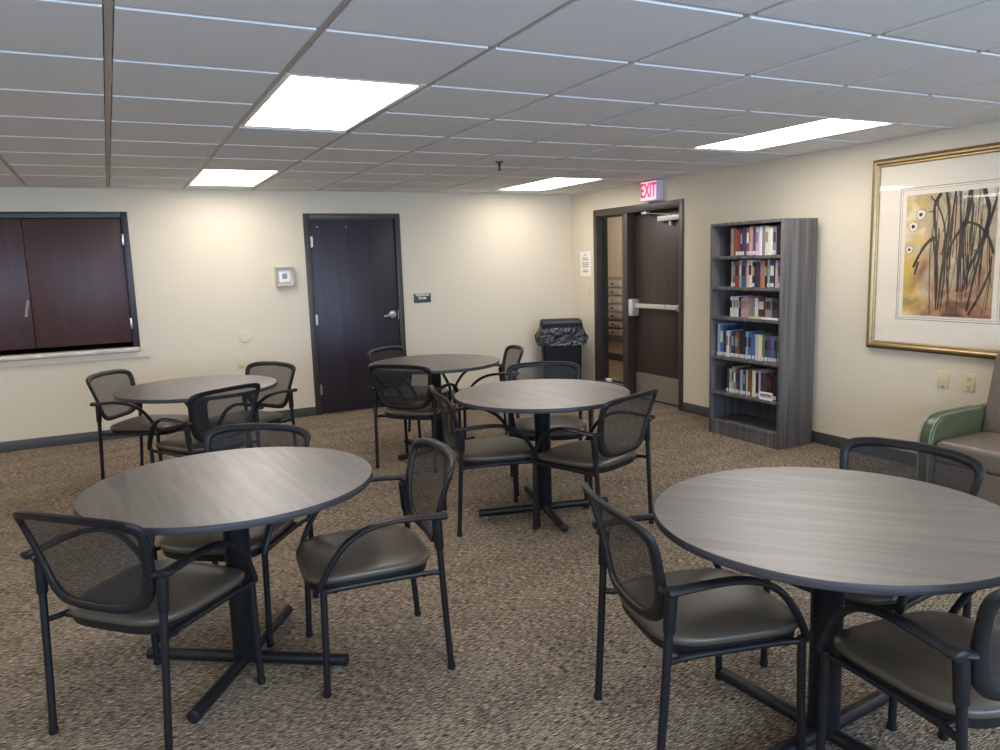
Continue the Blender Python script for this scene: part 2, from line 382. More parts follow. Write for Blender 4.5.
MB().lathe([(0.017, 1.80), (0.017, 1.845)], n=14, off=(DX-0.03, 6.0, 0)).build('closer_spindle', STEEL, cl, smooth=True)
MB().tube([(DX-0.03, 6.0, 1.905), (DX-0.09, 6.18, 1.925), (DX-0.06, 6.36, 1.93)], 0.012, 0.004, n=8).build('closer_arm', ALU, cl)
MB().box(DX-0.09, DX-0.04, 6.30, 6.38, 1.928, 1.952).build('arm_bracket', ALU, cl, bevel=0.003)

# the corridor seen through the sidelight
CW = mat('corridor_paint', (196, 178, 158), 0.7)
struct(MB().box(6.6, 6.7, 5.5, 11, 0, 2.5).build('wall_corridor', CW))
struct(MB().box(RX+TH, 6.7, 11, 11.1, 0, 2.5).build('wall_corridor_end', mat('corridor_grey', (150, 148, 152), 0.7)))
struct(MB().box(RX+TH, 6.7, 5.4, 5.5, 0, 2.5).build('wall_corridor_near', CW))
struct(MB().box(RX+TH, RX+TH+0.02, 7.8, 11, 0, 2.5).build('wall_corridor_side', CW))
struct(MB().box(RX+TH, 6.7, 5.4, 11.1, 2.45, 2.55).build('ceiling_corridor', TILE))
struct(MB().box(6.585, 6.6, 5.5, 11, 0, 0.1).build('baseboard_corridor', BASEB))
t = thing('corridor_fill_light', 'added unseen light panel brightening the corridor behind the sidelight glass', 'light', (5.9, 8.2, 2.44))  # added fill lamp, out of view, to brighten the corridor
MB().box(-0.3, 0.3, -0.6, 0.6, -0.004, 0).build('diffuser', emis('corridor_fill_glow', (255, 240, 214), 11.0), t)
m = MB()
for a, b, c, d in ((-0.315, 0.315, -0.615, -0.6), (-0.315, 0.315, 0.6, 0.615), (-0.315, -0.3, -0.6, 0.6), (0.3, 0.315, -0.6, 0.6)): m.box(a, b, c, d, -0.012, 0)
m.build('frame', WHITE, t)
# E: literature rack and dark cabinet beyond the glass
t = thing('literature_rack', 'wall rack of stacked grey pockets seen through the sidelight glass', 'rack', (6.6, 9.34, -0.07))
m = MB().box(-0.03, 0, -0.30, 0.10, 0.34, 1.30); m.build('back_panel', mat('rack_grey', (150, 140, 130), 0.5), t)
for k in range(7):
    z0 = 1.16-k*0.118
    q = MB().box(-0.075, -0.03, -0.29, 0.09, z0, z0+0.085).build('pocket', mat('rack_pocket', (168, 158, 146), 0.45), t, bevel=0.004)
    MB().box(-0.079, -0.075, -0.14, -0.08, z0+0.03, z0+0.055).build('pocket_label', BLACK, q)
t = thing('corridor_cabinet', 'dark cabinet standing in the corridor behind the glass', 'cabinet', (5.35, 9.5, 0))
MB().box(-0.2, 0.34, -0.2, 0.4, 0.05, 1.0).build('body', mat('dark_cabinet', (44, 46, 56), 0.5), t, bevel=0.005)
MB().box(-0.22, 0.36, -0.22, 0.42, 1.0, 1.03).build('top', FRAMEB, t, bevel=0.004)
MB().box(-0.18, 0.32, -0.18, 0.38, 0.0, 0.05).build('plinth', BLACK, t)

# ------------------------------------------------------------ wall fittings
# exit sign on the right wall
EX = emis('exit_face', (255, 200, 216), 0.75); ER = emis('exit_letters', (232, 30, 92), 0.8)
t = thing('exit_sign', 'lit red and white EXIT sign above the brown door', 'sign', (RX, 6.165, 2.14))
MB().box(-0.08, 0, -0.128, 0.128, -0.098, 0.096).build('housing', mat('exit_housing', (206, 206, 216), 0.4), t, bevel=0.004)
MB().box(-0.083, -0.080, -0.118, 0.118, -0.088, 0.086).build('face_panel', EX, t)
text('lettering', 'EXIT', 0.19, ER, t, (-0.0845, 0, -0.001), (R(90), 0, R(-90)), 0.0008, 0.004, 0.62)
# paper notice
PAPER = mat('paper', (240, 234, 222), 0.8)
t = thing('paper_notice', 'white paper notice taped to the wall beside the sidelight', 'notice', (RX-0.001, 7.42, 1.445))
MB().box(-0.002, 0, -0.11, 0.11, -0.14, 0.14).build('sheet', PAPER, t)
PR = mat('print_grey', (96, 92, 92), 0.8); m = MB()
for k, (wd, zz) in enumerate(((0.05, 0.10), (0.11, 0.065), (0.12, 0.045), (0.14, 0.01), (0.13, -0.012), (0.12, -0.034), (0.09, -0.07), (0.12, -0.09))):
    m.box(-0.0026, -0.002, -wd/2, wd/2, zz-0.004, zz+0.004)
m.build('printed_lines', PR, t)
def plate(name, label, cat, loc, rz, kind):
    t = thing(name, label, cat, loc, rz)      # local -y faces the room
    MB().box(-0.037, 0.037, -0.006, 0, -0.06, 0.06).build('cover_plate', IVORY, t, bevel=0.003)
    DK = mat('slot_dark', (60, 52, 40), 0.6)
    if kind == 'outlet':
        for zz in (0.026, -0.026):
            q = MB().box(-0.017, 0.017, -0.008, -0.006, zz-0.015, zz+0.015).build('socket', IVORY, t, bevel=0.001)
            s_ = MB()
            for a in (-0.008, 0.006): s_.box(a, a+0.003, -0.0085, -0.008, zz-0.004, zz+0.008)
            s_.box(-0.003, 0.003, -0.0085, -0.008, zz-0.012, zz-0.007); s_.build('slots', DK, q)
    elif kind == 'switch':
        MB().box(-0.006, 0.006, -0.014, -0.006, -0.012, 0.012).build('toggle', IVORY, t, bevel=0.002)
    elif kind == 'blank':
        MB().box(-0.006, 0.006, -0.0075, -0.006, -0.05, -0.042).build('screw', DK, t)
    return t
plate('wall_plate', 'plain ivory cover plate on the wall below the framed art', 'wall plate', (RX, 3.14, 0.632), R(-90), 'blank')
plate('power_outlet', 'ivory power outlet under the art, nearer the armchair', 'outlet', (RX, 2.968, 0.632), R(-90), 'outlet')
plate('light_switch', 'ivory light switch beside the sidelight, under the paper notice', 'switch', (RX, 7.345, 1.148), R(-90), 'switch')
plate('wall_plate', 'small ivory plate low on the back wall behind the far left table', 'wall plate', (1.08, BY, 0.61), 0, 'blank')
t = thing('round_wall_cover', 'round cream cover disc on the back wall, left of the dark door', 'wall cover', (1.13, BY, 0.856))
MB().lathe([(0.062, 0), (0.062, -0.006), (0.055, -0.009), (0.02, -0.010)], axis='y', n=32).build('disc', WALL, t, smooth=True)
t = thing('thermostat', 'white square thermostat in a clear box left of the dark door', 'thermostat', (1.545, BY, 1.42))
MB().box(-0.055, 0.055, -0.025, 0, -0.055, 0.055).build('body', WHITE, t, bevel=0.006)
MB().box(-0.024, 0.024, -0.027, -0.025, -0.022, 0.030).build('display', mat('lcd', (110, 114, 110), 0.3), t)
m = MB()
for a, b, c, d in ((-0.09, 0.09, 0.085, 0.092), (-0.09, 0.09, -0.092, -0.085), (-0.09, -0.084, -0.085, 0.085), (0.084, 0.09, -0.085, 0.085)): m.box(a, b, -0.055, 0, c, d)
m.build('guard_rim', mat('clear_plastic', (196, 184, 160), 0.5, spec=0.2), t, bevel=0.002)
MB().box(-0.084, 0.084, -0.056, -0.054, -0.085, 0.085).build('guard_front', glass('acrylic', 0.003), t)
# room sign
t = thing('room_sign', 'small dark green sign with white letters right of the dark door', 'sign', (2.987, BY, 1.140))
MB().box(-0.098, 0.098, -0.005, 0, -0.049, 0.049).build('plaque', mat('sign_green', (62, 78, 66), 0.45), t, bevel=0.002)
text('lettering', 'TELEPHONE\nROOM', 0.035, WHITE, t, (0, -0.0055, 0.014), (R(90), 0, 0), 0.0005, 0.001, 0.82)

# framed art
t = thing('framed_art', 'large gold framed watercolour of dark reeds and pale flowers', 'picture', (RX, 3.152, 1.459))
# local: y along wall, z up, -x into the room
def rail(mm, y0, y1, z0, z1, prof):
    """mitred frame from a profile [(inset, depth)]"""
    rs = []
    for ins, dp in prof:
        rs.append([(-dp, y0+ins, z0+ins), (-dp, y1-ins, z0+ins), (-dp, y1-ins, z1-ins), (-dp, y0+ins, z1-ins)])
    return mm.rings(rs, cap0=False, cap1=False)
Y0, Y1, Z0, Z1 = -0.565, 0.565, -0.656, 0.658
rail(MB(), Y0, Y1, Z0, Z1, [(0, 0), (0, 0.024), (0.004, 0.030), (0.008, 0.030)]).build('outer_moulding', GOLDD, t, smooth=True, sharp=30)
rail(MB(), Y0+0.008, Y1-0.008, Z0+0.008, Z1-0.008, [(0, 0.028), (0.004, 0.036), (0.012, 0.041), (0.022, 0.040), (0.030, 0.034), (0.034, 0.026), (0.040, 0.026), (0.046, 0.020), (0.048, 0.008)]).build('gilt_moulding', GOLD, t, smooth=True, sharp=30)
MB().box(-0.010, -0.002, Y0+0.03, Y1-0.03, Z0+0.03, Z1-0.03).build('mat_board', MATB, t)
ln = MB()
for off, wd in ((0.16, 0.003), (0.175, 0.0015)):
    a, b, c, d = Y0+0.055+off, Y1-0.055-off, Z0+0.055+off, Z1-0.055-off
    for q in ((a, b, c, c+wd), (a, b, d-wd, d), (a, a+wd, c, d), (b-wd, b, c, d)): ln.box(-0.0106, -0.010, *q)
ln.build('ruled_lines', INK, t)
def art_mat():
    m = bpy.data.materials.new('watercolour'); m.use_nodes = True; nt = m.node_tree; p = nt.nodes['Principled BSDF']; L = nt.links.new
    tc = nt.nodes.new('ShaderNodeTexCoord')
    n = nt.nodes.new('ShaderNodeTexNoise'); n.inputs['Scale'].default_value = 5; n.inputs['Detail'].default_value = 5; n.inputs['Distortion'].default_value = 0.8
    L(tc.outputs['Object'], n.inputs['Vector'])
    sep = nt.nodes.new('ShaderNodeSeparateXYZ'); L(tc.outputs['Object'], sep.inputs[0])
    # y (left = +) and z steer which pigment lies where
    a = nt.nodes.new('ShaderNodeMath'); a.operation = 'MULTIPLY_ADD'; a.inputs[1].default_value = 0.55; L(sep.outputs['Z'], a.inputs[0]); L(n.outputs['Fac'], a.inputs[2])
    r = nt.nodes.new('ShaderNodeValToRGB'); e = r.color_ramp.elements
    e[0].position, e[0].color = 0.22, srgb(112, 76, 58); e[1].position, e[1].color = 0.80, srgb(222, 212, 188)
    for ps, c in ((0.34, (158, 108, 80)), (0.44, (186, 150, 110)), (0.52, (170, 152, 124)), (0.6, (196, 176, 136)), (0.68, (160, 148, 134))):
        q = e.new(ps); q.color = srgb(*c)
    L(a.outputs[0], r.inputs[0])
    b = nt.nodes.new('ShaderNodeMath'); b.operation = 'MULTIPLY_ADD'; b.inputs[1].default_value = 2.2; L(sep.outputs['Y'], b.inputs[0])
    n2 = nt.nodes.new('ShaderNodeTexNoise'); n2.inputs['Scale'].default_value = 9; n2.inputs['Detail'].default_value = 3; L(tc.outputs['Object'], n2.inputs['Vector'])
    L(n2.outputs['Fac'], b.inputs[2])
    mr = nt.nodes.new('ShaderNodeMapRange'); mr.inputs['From Min'].default_value = 0.75; mr.inputs['From Max'].default_value = 1.15; L(b.outputs[0], mr.inputs['Value'])
    mx = nt.nodes.new('ShaderNodeMix'); mx.data_type = 'RGBA'; L(mr.outputs[0], mx.inputs['Factor']); L(r.outputs[0], mx.inputs['A'])
    r2 = nt.nodes.new('ShaderNodeValToRGB'); e = r2.color_ramp.elements
    e[0].position, e[0].color = 0.3, srgb(176, 168, 110); e[1].position, e[1].color = 0.72, srgb(232, 222, 186)
    q = e.new(0.5); q.color = srgb(226, 184, 84)
    L(n.outputs['Fac'], r2.inputs[0]); L(r2.outputs[0], mx.inputs['B']); L(mx.outputs['Result'], p.inputs['Base Color'])
    p.inputs['Roughness'].default_value = 0.85
    return m
PY0, PY1, PZ0, PZ1 = -0.300, 0.302, -0.408, 0.394      # picture sheet
MB().box(-0.0125, -0.010, PY0, PY1, PZ0, PZ1).build('painting', art_mat(), t)
random.seed(11)
st = MB()
def U(u, v): return (PY1-(PY1-PY0)*u, PZ1-(PZ1-PZ0)*v)   # u right, v down in 0..1
def stroke(mm, pts, w0, w1, x=-0.0130):
    P = bez([(0, *U(*q)) for q in pts], 6); N = len(P)
    vs = []; fs = []
    for i, q in enumerate(P):
        tt = P[min(i+1, N-1)]-P[max(i-1, 0)]; nn = Vector((0, -tt.z, tt.y)).normalized(); wv = (w0+(w1-w0)*i/(N-1))*0.5*(0.85+0.3*random.random())
        for sg in (-1, 1): vs.append((x, min(max(q.y+nn.y*wv*sg, PY0), PY1), min(max(q.z+nn.z*wv*sg, PZ0), PZ1)))
    for i in range(N-1): fs.append((2*i, 2*i+1, 2*i+3, 2*i+2))
    mm.add(vs, fs)
for pts, a, b in (([(0.40, 0.0), (0.33, 0.12), (0.37, 0.4), (0.40, 0.7), (0.40, 0.9)], 0.016, 0.007), ([(0.28, 0.02), (0.38, 0.12), (0.46, 0.3), (0.48, 0.6), (0.46, 0.85)], 0.007, 0.008),
                  ([(0.46, 0.0), (0.5, 0.2), (0.47, 0.5), (0.44, 0.75), (0.42, 0.95)], 0.014, 0.006), ([(0.56, 0.0), (0.53, 0.25), (0.50, 0.5), (0.52, 0.8)], 0.010, 0.007),
                  ([(0.72, 0.0), (0.70, 0.18), (0.64, 0.42), (0.63, 0.8)], 0.024, 0.012), ([(0.68, 0.25), (0.55, 0.4), (0.45, 0.6), (0.43, 0.8)], 0.014, 0.006),
                  ([(0.86, 0.0), (0.92, 0.2), (0.84, 0.45), (0.75, 0.6), (0.68, 0.8)], 0.018, 0.010), ([(1.0, 0.05), (0.9, 0.35), (0.82, 0.6), (0.74, 0.95)], 0.012, 0.010),
                  ([(0.66, 0.24), (0.82, 0.28), (0.93, 0.38), (0.99, 0.5)], 0.010, 0.012), ([(0.34, 0.35), (0.24, 0.42), (0.16, 0.52), (0.11, 0.60)], 0.016, 0.010),
                  ([(0.33, 0.35), (0.36, 0.5), (0.38, 0.7), (0.40, 0.95)], 0.010, 0.006), ([(0.17, 0.55), (0.13, 0.66)], 0.012, 0.008),
                  ([(0.97, 0.62), (0.88, 0.8), (0.76, 0.98)], 0.010, 0.012), ([(0.33, 0.14), (0.27, 0.15)], 0.008, 0.004), ([(0.60, 0.0), (0.66, 0.4), (0.70, 0.7)], 0.006, 0.008),
                  ([(0.30, 0.45), (0.31, 0.7), (0.33, 0.98)], 0.004, 0.005)):
    stroke(st, pts, a*1.5, b*1.5)
for k in range(60):
    u = random.uniform(0.3, 0.98); v0 = random.uniform(0.0, 0.55); ln_ = random.uniform(0.25, 0.5); du = random.uniform(-0.07, 0.05)
    stroke(st, [(u, v0), (u+du*0.3, v0+ln_*0.5), (u+du, min(0.97, v0+ln_))], random.uniform(0.003, 0.009), random.uniform(0.003, 0.007), -0.0128)
st.build('painted_reeds', INK, t)
fl = MB(); fc = MB(); fo = MB()
for u, v, r_ in ((0.175, 0.165, 0.034), (0.09, 0.26, 0.034), (0.055, 0.45, 0.026)):
    cy_, cz_ = U(u, v)
    def blob(rr, x): return [(x, cy_+rr*math.cos(a)*(1+0.12*math.sin(3*a)), cz_+rr*math.sin(a)*(1+0.1*math.cos(5*a))) for a in [2*PI*k/20 for k in range(20)]]
    fo.add(blob(r_*1.06, -0.01285), [tuple(range(20))]); fl.add(blob(r_*0.96, -0.0132), [tuple(range(20))]); fc.add(blob(r_*0.36, -0.0136), [tuple(range(20))])
fo.build('flower_outlines', mat('flower_line', (140, 84, 66), 0.8), t); fl.build('painted_flowers', mat('flower_white', (232, 222, 206), 0.8), t); fc.build('flower_centres', INK, t)
MB().box(-0.0185, -0.0175, Y0+0.03, Y1-0.03, Z0+0.03, Z1-0.03).build('glazing', glass('picture_glass', 0.045), t)

# ------------------------------------------------------------ bookcase
BX0, BX1, BY0, BY1, BH = 4.462, 4.825, 4.148, 4.915, 1.75
t = thing('bookcase', 'tall grey laminate bookcase of books between the brown door and the art', 'bookcase', ((BX0+BX1)/2, (BY0+BY1)/2, 0))
ox, oy = (BX0+BX1)/2, (BY0+BY1)/2; hx, hy = (BX1-BX0)/2, (BY1-BY0)/2
for s_ in (-1, 1): MB().box(-hx, hx, s_*hy, s_*(hy-0.022), 0, BH).build('side_panel', BCASE, t, bevel=0.0015)
MB().box(-hx, hx, -hy+0.022, hy-0.022, BH-0.024, BH).build('top_panel', BCASE, t, bevel=0.0015)
MB().box(hx-0.008, hx-0.002, -hy+0.022, hy-0.022, 0.02, BH-0.024).build('back_panel', BCASE, t)
SH = [1.485, 1.238, 0.995, 0.665, 0.370, 0.125]
for zz in SH: MB().box(-hx+(0.002), hx-0.008, -hy+0.022, hy-0.022, zz-0.026, zz).build('shelf', BCASE, t, bevel=0.0015)
MB().box(-hx+0.004, -hx+0.024, -hy+0.022, hy-0.022, 0, 0.099).build('kick_board', BCASE, t)

PAGES = mat('book_pages', (214, 206, 190), 0.9); SPL = mat('spine_label', (212, 209, 202), 0.7)
CN = dict(tan=(170, 140, 110), brown=(110, 72, 52), red=(140, 56, 46), orange=(186, 116, 66), maroon=(88, 34, 40), black=(28, 27, 30), navy=(40, 46, 84), purple=(92, 74, 104),
          pink=(196, 150, 150), lilac=(186, 160, 178), white=(220, 216, 210), grey=(132, 130, 132), teal=(58, 84, 98), blue=(70, 98, 146), lightblue=(142, 162, 182), yellow=(192, 184, 142),
          olive=(104, 104, 70), green=(66, 84, 60), lime=(160, 166, 108), cream=(214, 206, 184), darkgrey=(62, 62, 66))
def bname(c): return {'lightblue': 'light blue', 'darkgrey': 'dark grey'}.get(c, c)
def book(yc, z0, th, h_, d, c, label, grp, lab_=True, band=None, lean=0, xf=None):
    """upright book, spine toward -x"""
    xf = (BX0+0.03) if xf is None else xf
    o = thing('book', label, 'book', (xf, yc, z0), group=grp); o.rotation_euler = (lean, 0, 0)
    cm = mat('cover_'+c, CN[c], 0.45, noise=0.12, nscale=70)
    ct = min(0.0025, th*0.15); a = th/2
    cv = MB(); cv.box(0.004, d, -a, -a+ct, 0, h_); cv.box(0.004, d, a-ct, a, 0, h_)
    cv.rings([[(0.004, -a, zz), (0.001, -a*0.7, zz), (0, 0, zz), (0.001, a*0.7, zz), (0.004, a, zz), (0.0055, a-ct, zz), (0.0055, -a+ct, zz)] for zz in (0, h_)])
    cv.build('cover', cm, o)
    MB().box(0.006, d-0.004, -a+ct, a-ct, 0.003, h_-0.003).build('pages', PAGES, o)
    if lab_: MB().box(-0.0008, 0.0012, -a*0.8, a*0.8, 0.006, 0.034).build('spine_label', SPL, o)
    if band: MB().box(-0.0006, 0.0014, -a*0.72, a*0.72, h_*0.45, h_*0.82).build('spine_title', mat('band_'+band, CN[band], 0.5), o)
    return o
def u2y(u):      # crop unit -> y on the spine plane, mild perspective
    s = (u-90)/(950-90); return 4.888-(4.888-4.172)*(s*0.93+s*s*0.07)
ORD = ['first', 'second', 'third', 'fourth', 'fifth', 'sixth', 'seventh', 'eighth', 'ninth', 'tenth', 'eleventh', 'twelfth', 'thirteenth', 'fourteenth', 'fifteenth', 'sixteenth', 'seventeenth', 'eighteenth', 'nineteenth', 'twentieth', 'twenty-first', 'twenty-second']
rows = [
 ('top shelf', 1.485, 0.220, [(300,345,'tan'),(345,375,'brown'),(375,415,'red'),(415,440,'maroon'),(440,465,'black'),(465,495,'navy'),(495,520,'purple'),(520,550,'red'),(550,590,'pink'),(590,630,'purple'),(630,672,'lilac'),(676,705,'white'),(705,745,'grey'),(745,788,'cream'),(790,830,'white'),(830,868,'grey'),(872,912,'black'),(915,948,'darkgrey')]),
 ('second shelf', 1.238, 0.207, [(315,343,'grey'),(345,373,'brown'),(376,424,'red'),(426,454,'lightblue'),(456,518,'teal'),(521,544,'pink'),(546,590,'cream'),(592,628,'black'),(632,688,'navy'),(691,744,'orange'),(746,774,'black'),(776,799,'lightblue'),(802,856,'darkgrey'),(862,892,'lilac'),(896,920,'grey'),(922,948,'darkgrey')]),
 ('third shelf', 0.995, 0.165, [(266,308,'white'),(309,350,'cream'),(352,382,'white'),(384,414,'black'),(417,446,'pink'),(447,476,'pink'),(477,504,'lilac'),(512,550,'tan'),(551,588,'grey'),(590,634,'white'),(640,718,'maroon'),(724,800,'grey'),(802,876,'darkgrey')]),
 ('fourth shelf', 0.665, 0.215, [(126,168,'lightblue'),(169,214,'blue'),(217,258,'navy'),(260,298,'cream'),(300,323,'grey'),(326,373,'navy'),(376,428,'brown'),(430,448,'maroon'),(450,486,'black'),(488,522,'black'),(526,554,'lightblue'),(556,600,'blue'),(602,638,'blue'),(641,680,'yellow'),(682,728,'cream'),(731,759,'olive'),(762,800,'teal'),(802,830,'purple'),(832,868,'blue'),(871,899,'green'),(902,942,'olive')]),
 ('fifth shelf', 0.370, 0.210, [(268,301,'navy'),(305,339,'yellow'),(341,366,'lime'),(370,399,'grey'),(401,425,'brown'),(427,450,'black'),(454,490,'lightblue'),(493,534,'darkgrey'),(539,560,'yellow'),(562,602,'brown'),(610,654,'cream'),(660,689,'black'),(691,716,'lilac'),(722,790,'darkgrey'),(792,856,'black'),(862,908,'black')])]
random.seed(5)
cols = list(CN)
for nm, zz, hh, L_ in rows:
    for k, (a, b, c) in enumerate(L_):
        ya, yb = u2y(a), u2y(b); th = (ya-yb)-0.0012
        h_ = hh*random.uniform(0.93, 1.025)
        if nm == 'fourth shelf' and k < 3: h_ = 0.262-0.008*k
        band = random.choice([None, None, None, 'white', 'black', 'grey', 'tan', 'darkgrey', 'cream', 'maroon'])
        size = 'thick' if th > 0.04 else ('slim' if th < 0.026 else 'medium')
        lab_ = (nm in ('fourth shelf', 'fifth shelf') and k < 20) or random.random() < 0.45
        if nm == 'third shelf': lab_ = False
        book((ya+yb)/2, zz, th, h_, random.uniform(0.15, 0.2), c, '%s %s book on the %s of the bookcase, %s from the left' % (size, bname(c), nm, ORD[k]), 'books on the %s' % nm, lab_, band if band != c else None,
             xf=BX0+0.03+(0.03 if nm == 'third shelf' else 0)+random.uniform(0, 0.006))
def flat(label, y0, y1, z0, th, c):
    o = thing('book', label, 'book', (BX0+0.004, (y0+y1)/2, z0)); a = abs(y1-y0)/2
    MB().box(0, 0.05, -a, a, 0, 0.002).box(0, 0.05, -a, a, th-0.002, th).box(0.0, 0.0015, -a, a, 0.002, th-0.002).build('cover', mat('cover_'+c, CN[c], 0.45), o)
    MB().box(0.0015, 0.049, -a+0.002, a-0.002, 0.002, th-0.002).build('pages', PAGES, o)
flat('yellow booklet lying flat at the front of the third shelf', u2y(590), u2y(748), 0.995, 0.014, 'yellow')
flat('white booklet lying flat at the front of the third shelf', u2y(752), u2y(935), 0.995, 0.012, 'white')
t = thing('shelf_sign', 'small white card reading WESTERN on the fifth shelf of the bookcase', 'sign', (BX0+0.002, u2y(822), 0.370))
MB().box(0, 0.002, -0.068, 0.068, 0, 0.062).build('card', PAPER, t)
text('lettering', 'WESTERN', 0.034, INK, t, (-0.0007, 0, 0.034), (R(90), 0, R(-90)), 0.0004, 0.0008, 0.8)

# ------------------------------------------------------------ waste bin
BIN = mat('bin_plastic', (24, 24, 26), 0.6, spec=0.3); BAG = mat('bin_bag', (36, 36, 42), 0.25, spec=1.0, bump=1.0, bscale=16)
for nd in BAG.node_tree.nodes:
    if nd.type == 'BUMP': nd.inputs['Distance'].default_value = 0.06
t = thing('waste_bin', 'slim black waste bin with a black bag in the corner by the sidelight', 'bin', (4.53, 7.415, -0.0), R(-24))
def rrect(hx, hy, z, r, n=6):
    out = []
    for cx_, cy_, a0 in ((hx-r, hy-r, 0), (-hx+r, hy-r, 90), (-hx+r, -hy+r, 180), (hx-r, -hy+r, 270)):
        for k in range(n+1): a = R(a0+90*k/n); out.append((cx_+r*math.cos(a), cy_+r*math.sin(a), z))
    return out
MB().rings([rrect(0.200, 0.10, 0, 0.03), rrect(0.205, 0.105, 0.01, 0.03), rrect(0.222, 0.128, 0.62, 0.03), rrect(0.225, 0.132, 0.74, 0.03)]).build('body', BIN, t, smooth=True)
# lid: dark box with an opening and sloped top
m = MB(); m.rings([rrect(0.230, 0.140, 0.738, 0.02), rrect(0.234, 0.143, 0.75, 0.02), rrect(0.222, 0.138, 0.818, 0.02), rrect(0.212, 0.13, 0.83, 0.02)])
ld = m.build('lid', BIN, t, smooth=True)
MB().box(-0.215, 0.215, -0.147, -0.132, 0.792, 0.822).build('lid_flap', mat('bin_slot', (74, 72, 70), 0.4), ld, bevel=0.002)
random.seed(3)
base = rrect(0.23, 0.14, 0, 0.05, 14); N = len(base); rs = []
for i, (sc, zz) in enumerate(((1.0, 0.755), (1.035, 0.745), (1.05, 0.70), (1.07, 0.65), (1.10, 0.60), (1.09, 0.55), (1.07, 0.505))):
    ring = []
    for k, (x, y, _) in enumerate(base):
        rip = 0.5*math.sin(k*1.9)+0.5*math.sin(k*0.83+1.3*i)+0.3*random.uniform(-1, 1); amp = 0.0065*i*(0.5 if i < 2 else 1)
        cz = 0.05*math.sin(abs(x)/0.23*2.2) if i > 3 else 0
        nx, ny = x/0.23, y/0.14; l = math.hypot(nx, ny) or 1
        side = 0.034*max(0, abs(nx)-0.75)*4*(1 if 3 <= i <= 5 else 0.3)*(1 if i else 0)
        ring.append((x*sc+nx/l*rip*amp+math.copysign(side, x), y*min(sc, 1.08)+ny/l*rip*amp*0.8, zz+cz-0.02*(i > 4)*math.cos(x/0.23*1.4)+0.006*rip*(i > 3)))
    rs.append(ring)
m = MB().rings(rs, cap0=False, cap1=False); b_ = m.build('bin_bag', BAG, t, smooth=True, sharp=70)
sb = b_.modifiers.new('s', 'SUBSURF'); sb.levels = sb.render_levels = 1

# ------------------------------------------------------------ round tables
TZ, TR = 0.732, 0.514
def make_table():
    t = thing('round_table', '', 'table')
    n = 96
    m = MB(); m.rings([[(r_*math.cos(2*PI*k/n), r_*math.sin(2*PI*k/n), z_) for k in range(n)] for r_, z_ in ((TR-0.003, TZ-0.023), (TR-0.003, TZ-0.0012), (TR-0.0045, TZ))])
    tp = m.build('tabletop', TOP, t, smooth=True, sharp=30)
    m = MB(); m.rings([[(r_*math.cos(2*PI*k/n), r_*math.sin(2*PI*k/n), z_) for k in range(n)] for r_, z_ in ((TR-0.0032, TZ-0.024), (TR-0.001, TZ-0.024), (TR, TZ-0.022), (TR, TZ-0.003), (TR-0.0015, TZ-0.0008), (TR-0.0035, TZ-0.0006))], cap0=False, cap1=False)
    m.build('edge_band', EDGE, tp, smooth=True, sharp=50)
    MB().lathe([(0.045, 0.03), (0.047, 0.035), (0.047, 0.69), (0.05, 0.70)], n=32).build('column', BLACK, t, smooth=True)
    m = MB()
    for a in (0, 90):
        c, s_ = math.cos(R(a+45)), math.sin(R(a+45))
        m.tube([(-0.26*c, -0.26*s_, TZ-0.036), (0.26*c, 0.26*s_, TZ-0.036)], 0.02, 0.0118, n=8)
    m.build('top_bracket', BLACK, t)
    for a in range(0, 360, 90):
        c, s_ = math.cos(R(a)), math.sin(R(a))
        f = MB().tube([(0.03*c, 0.03*s_, 0.036), (0.385*c, 0.385*s_, 0.036)], 0.023, n=16).build('foot', BLACK, t, smooth=True)
        MB().tube([(0.385*c, 0.385*s_, 0.036), (0.397*c, 0.397*s_, 0.036), (0.400*c, 0.400*s_, 0.036)], [0.0235, 0.0235, 0.018], n=16).build('end_cap', PLASTIC, f, smooth=True)
        MB().lathe([(0.016, 0), (0.016, 0.008), (0.006, 0.010), (0.006, 0.018)], cx=0.36*c, cy=0.36*s_, n=14).build('glide', STEEL, f, smooth=True)
    return t
TABS = [('large grey laminate round table at the front left of the photo', (0.336, 2.895), -34),
        ('large grey laminate round table at the front right of the photo', (1.838, 1.505), 5),
        ('grey round table in the middle, nearest the bookcase', (2.205, 3.84), 76),
        ('grey round table at the back, before the dark door and right of it', (2.235, 5.58), 20),
        ('grey round table at the far left below the wooden shutters', (0.472, 5.465), 10)]
tproto = make_table(); GRAIN = (-51, -54, 20, 60, 35)
for k, (lb, (x, y), a) in enumerate(TABS):
    o = tproto if k == 0 else copy_tree(tproto)
    o.location = (x, y, 0); o.rotation_euler.z = R(a); o['label'] = lb; o['group'] = 'round tables with black pedestal bases'
    for c in o.children:
        if c.name.startswith('tabletop'): c.rotation_euler.z = R(GRAIN[k])

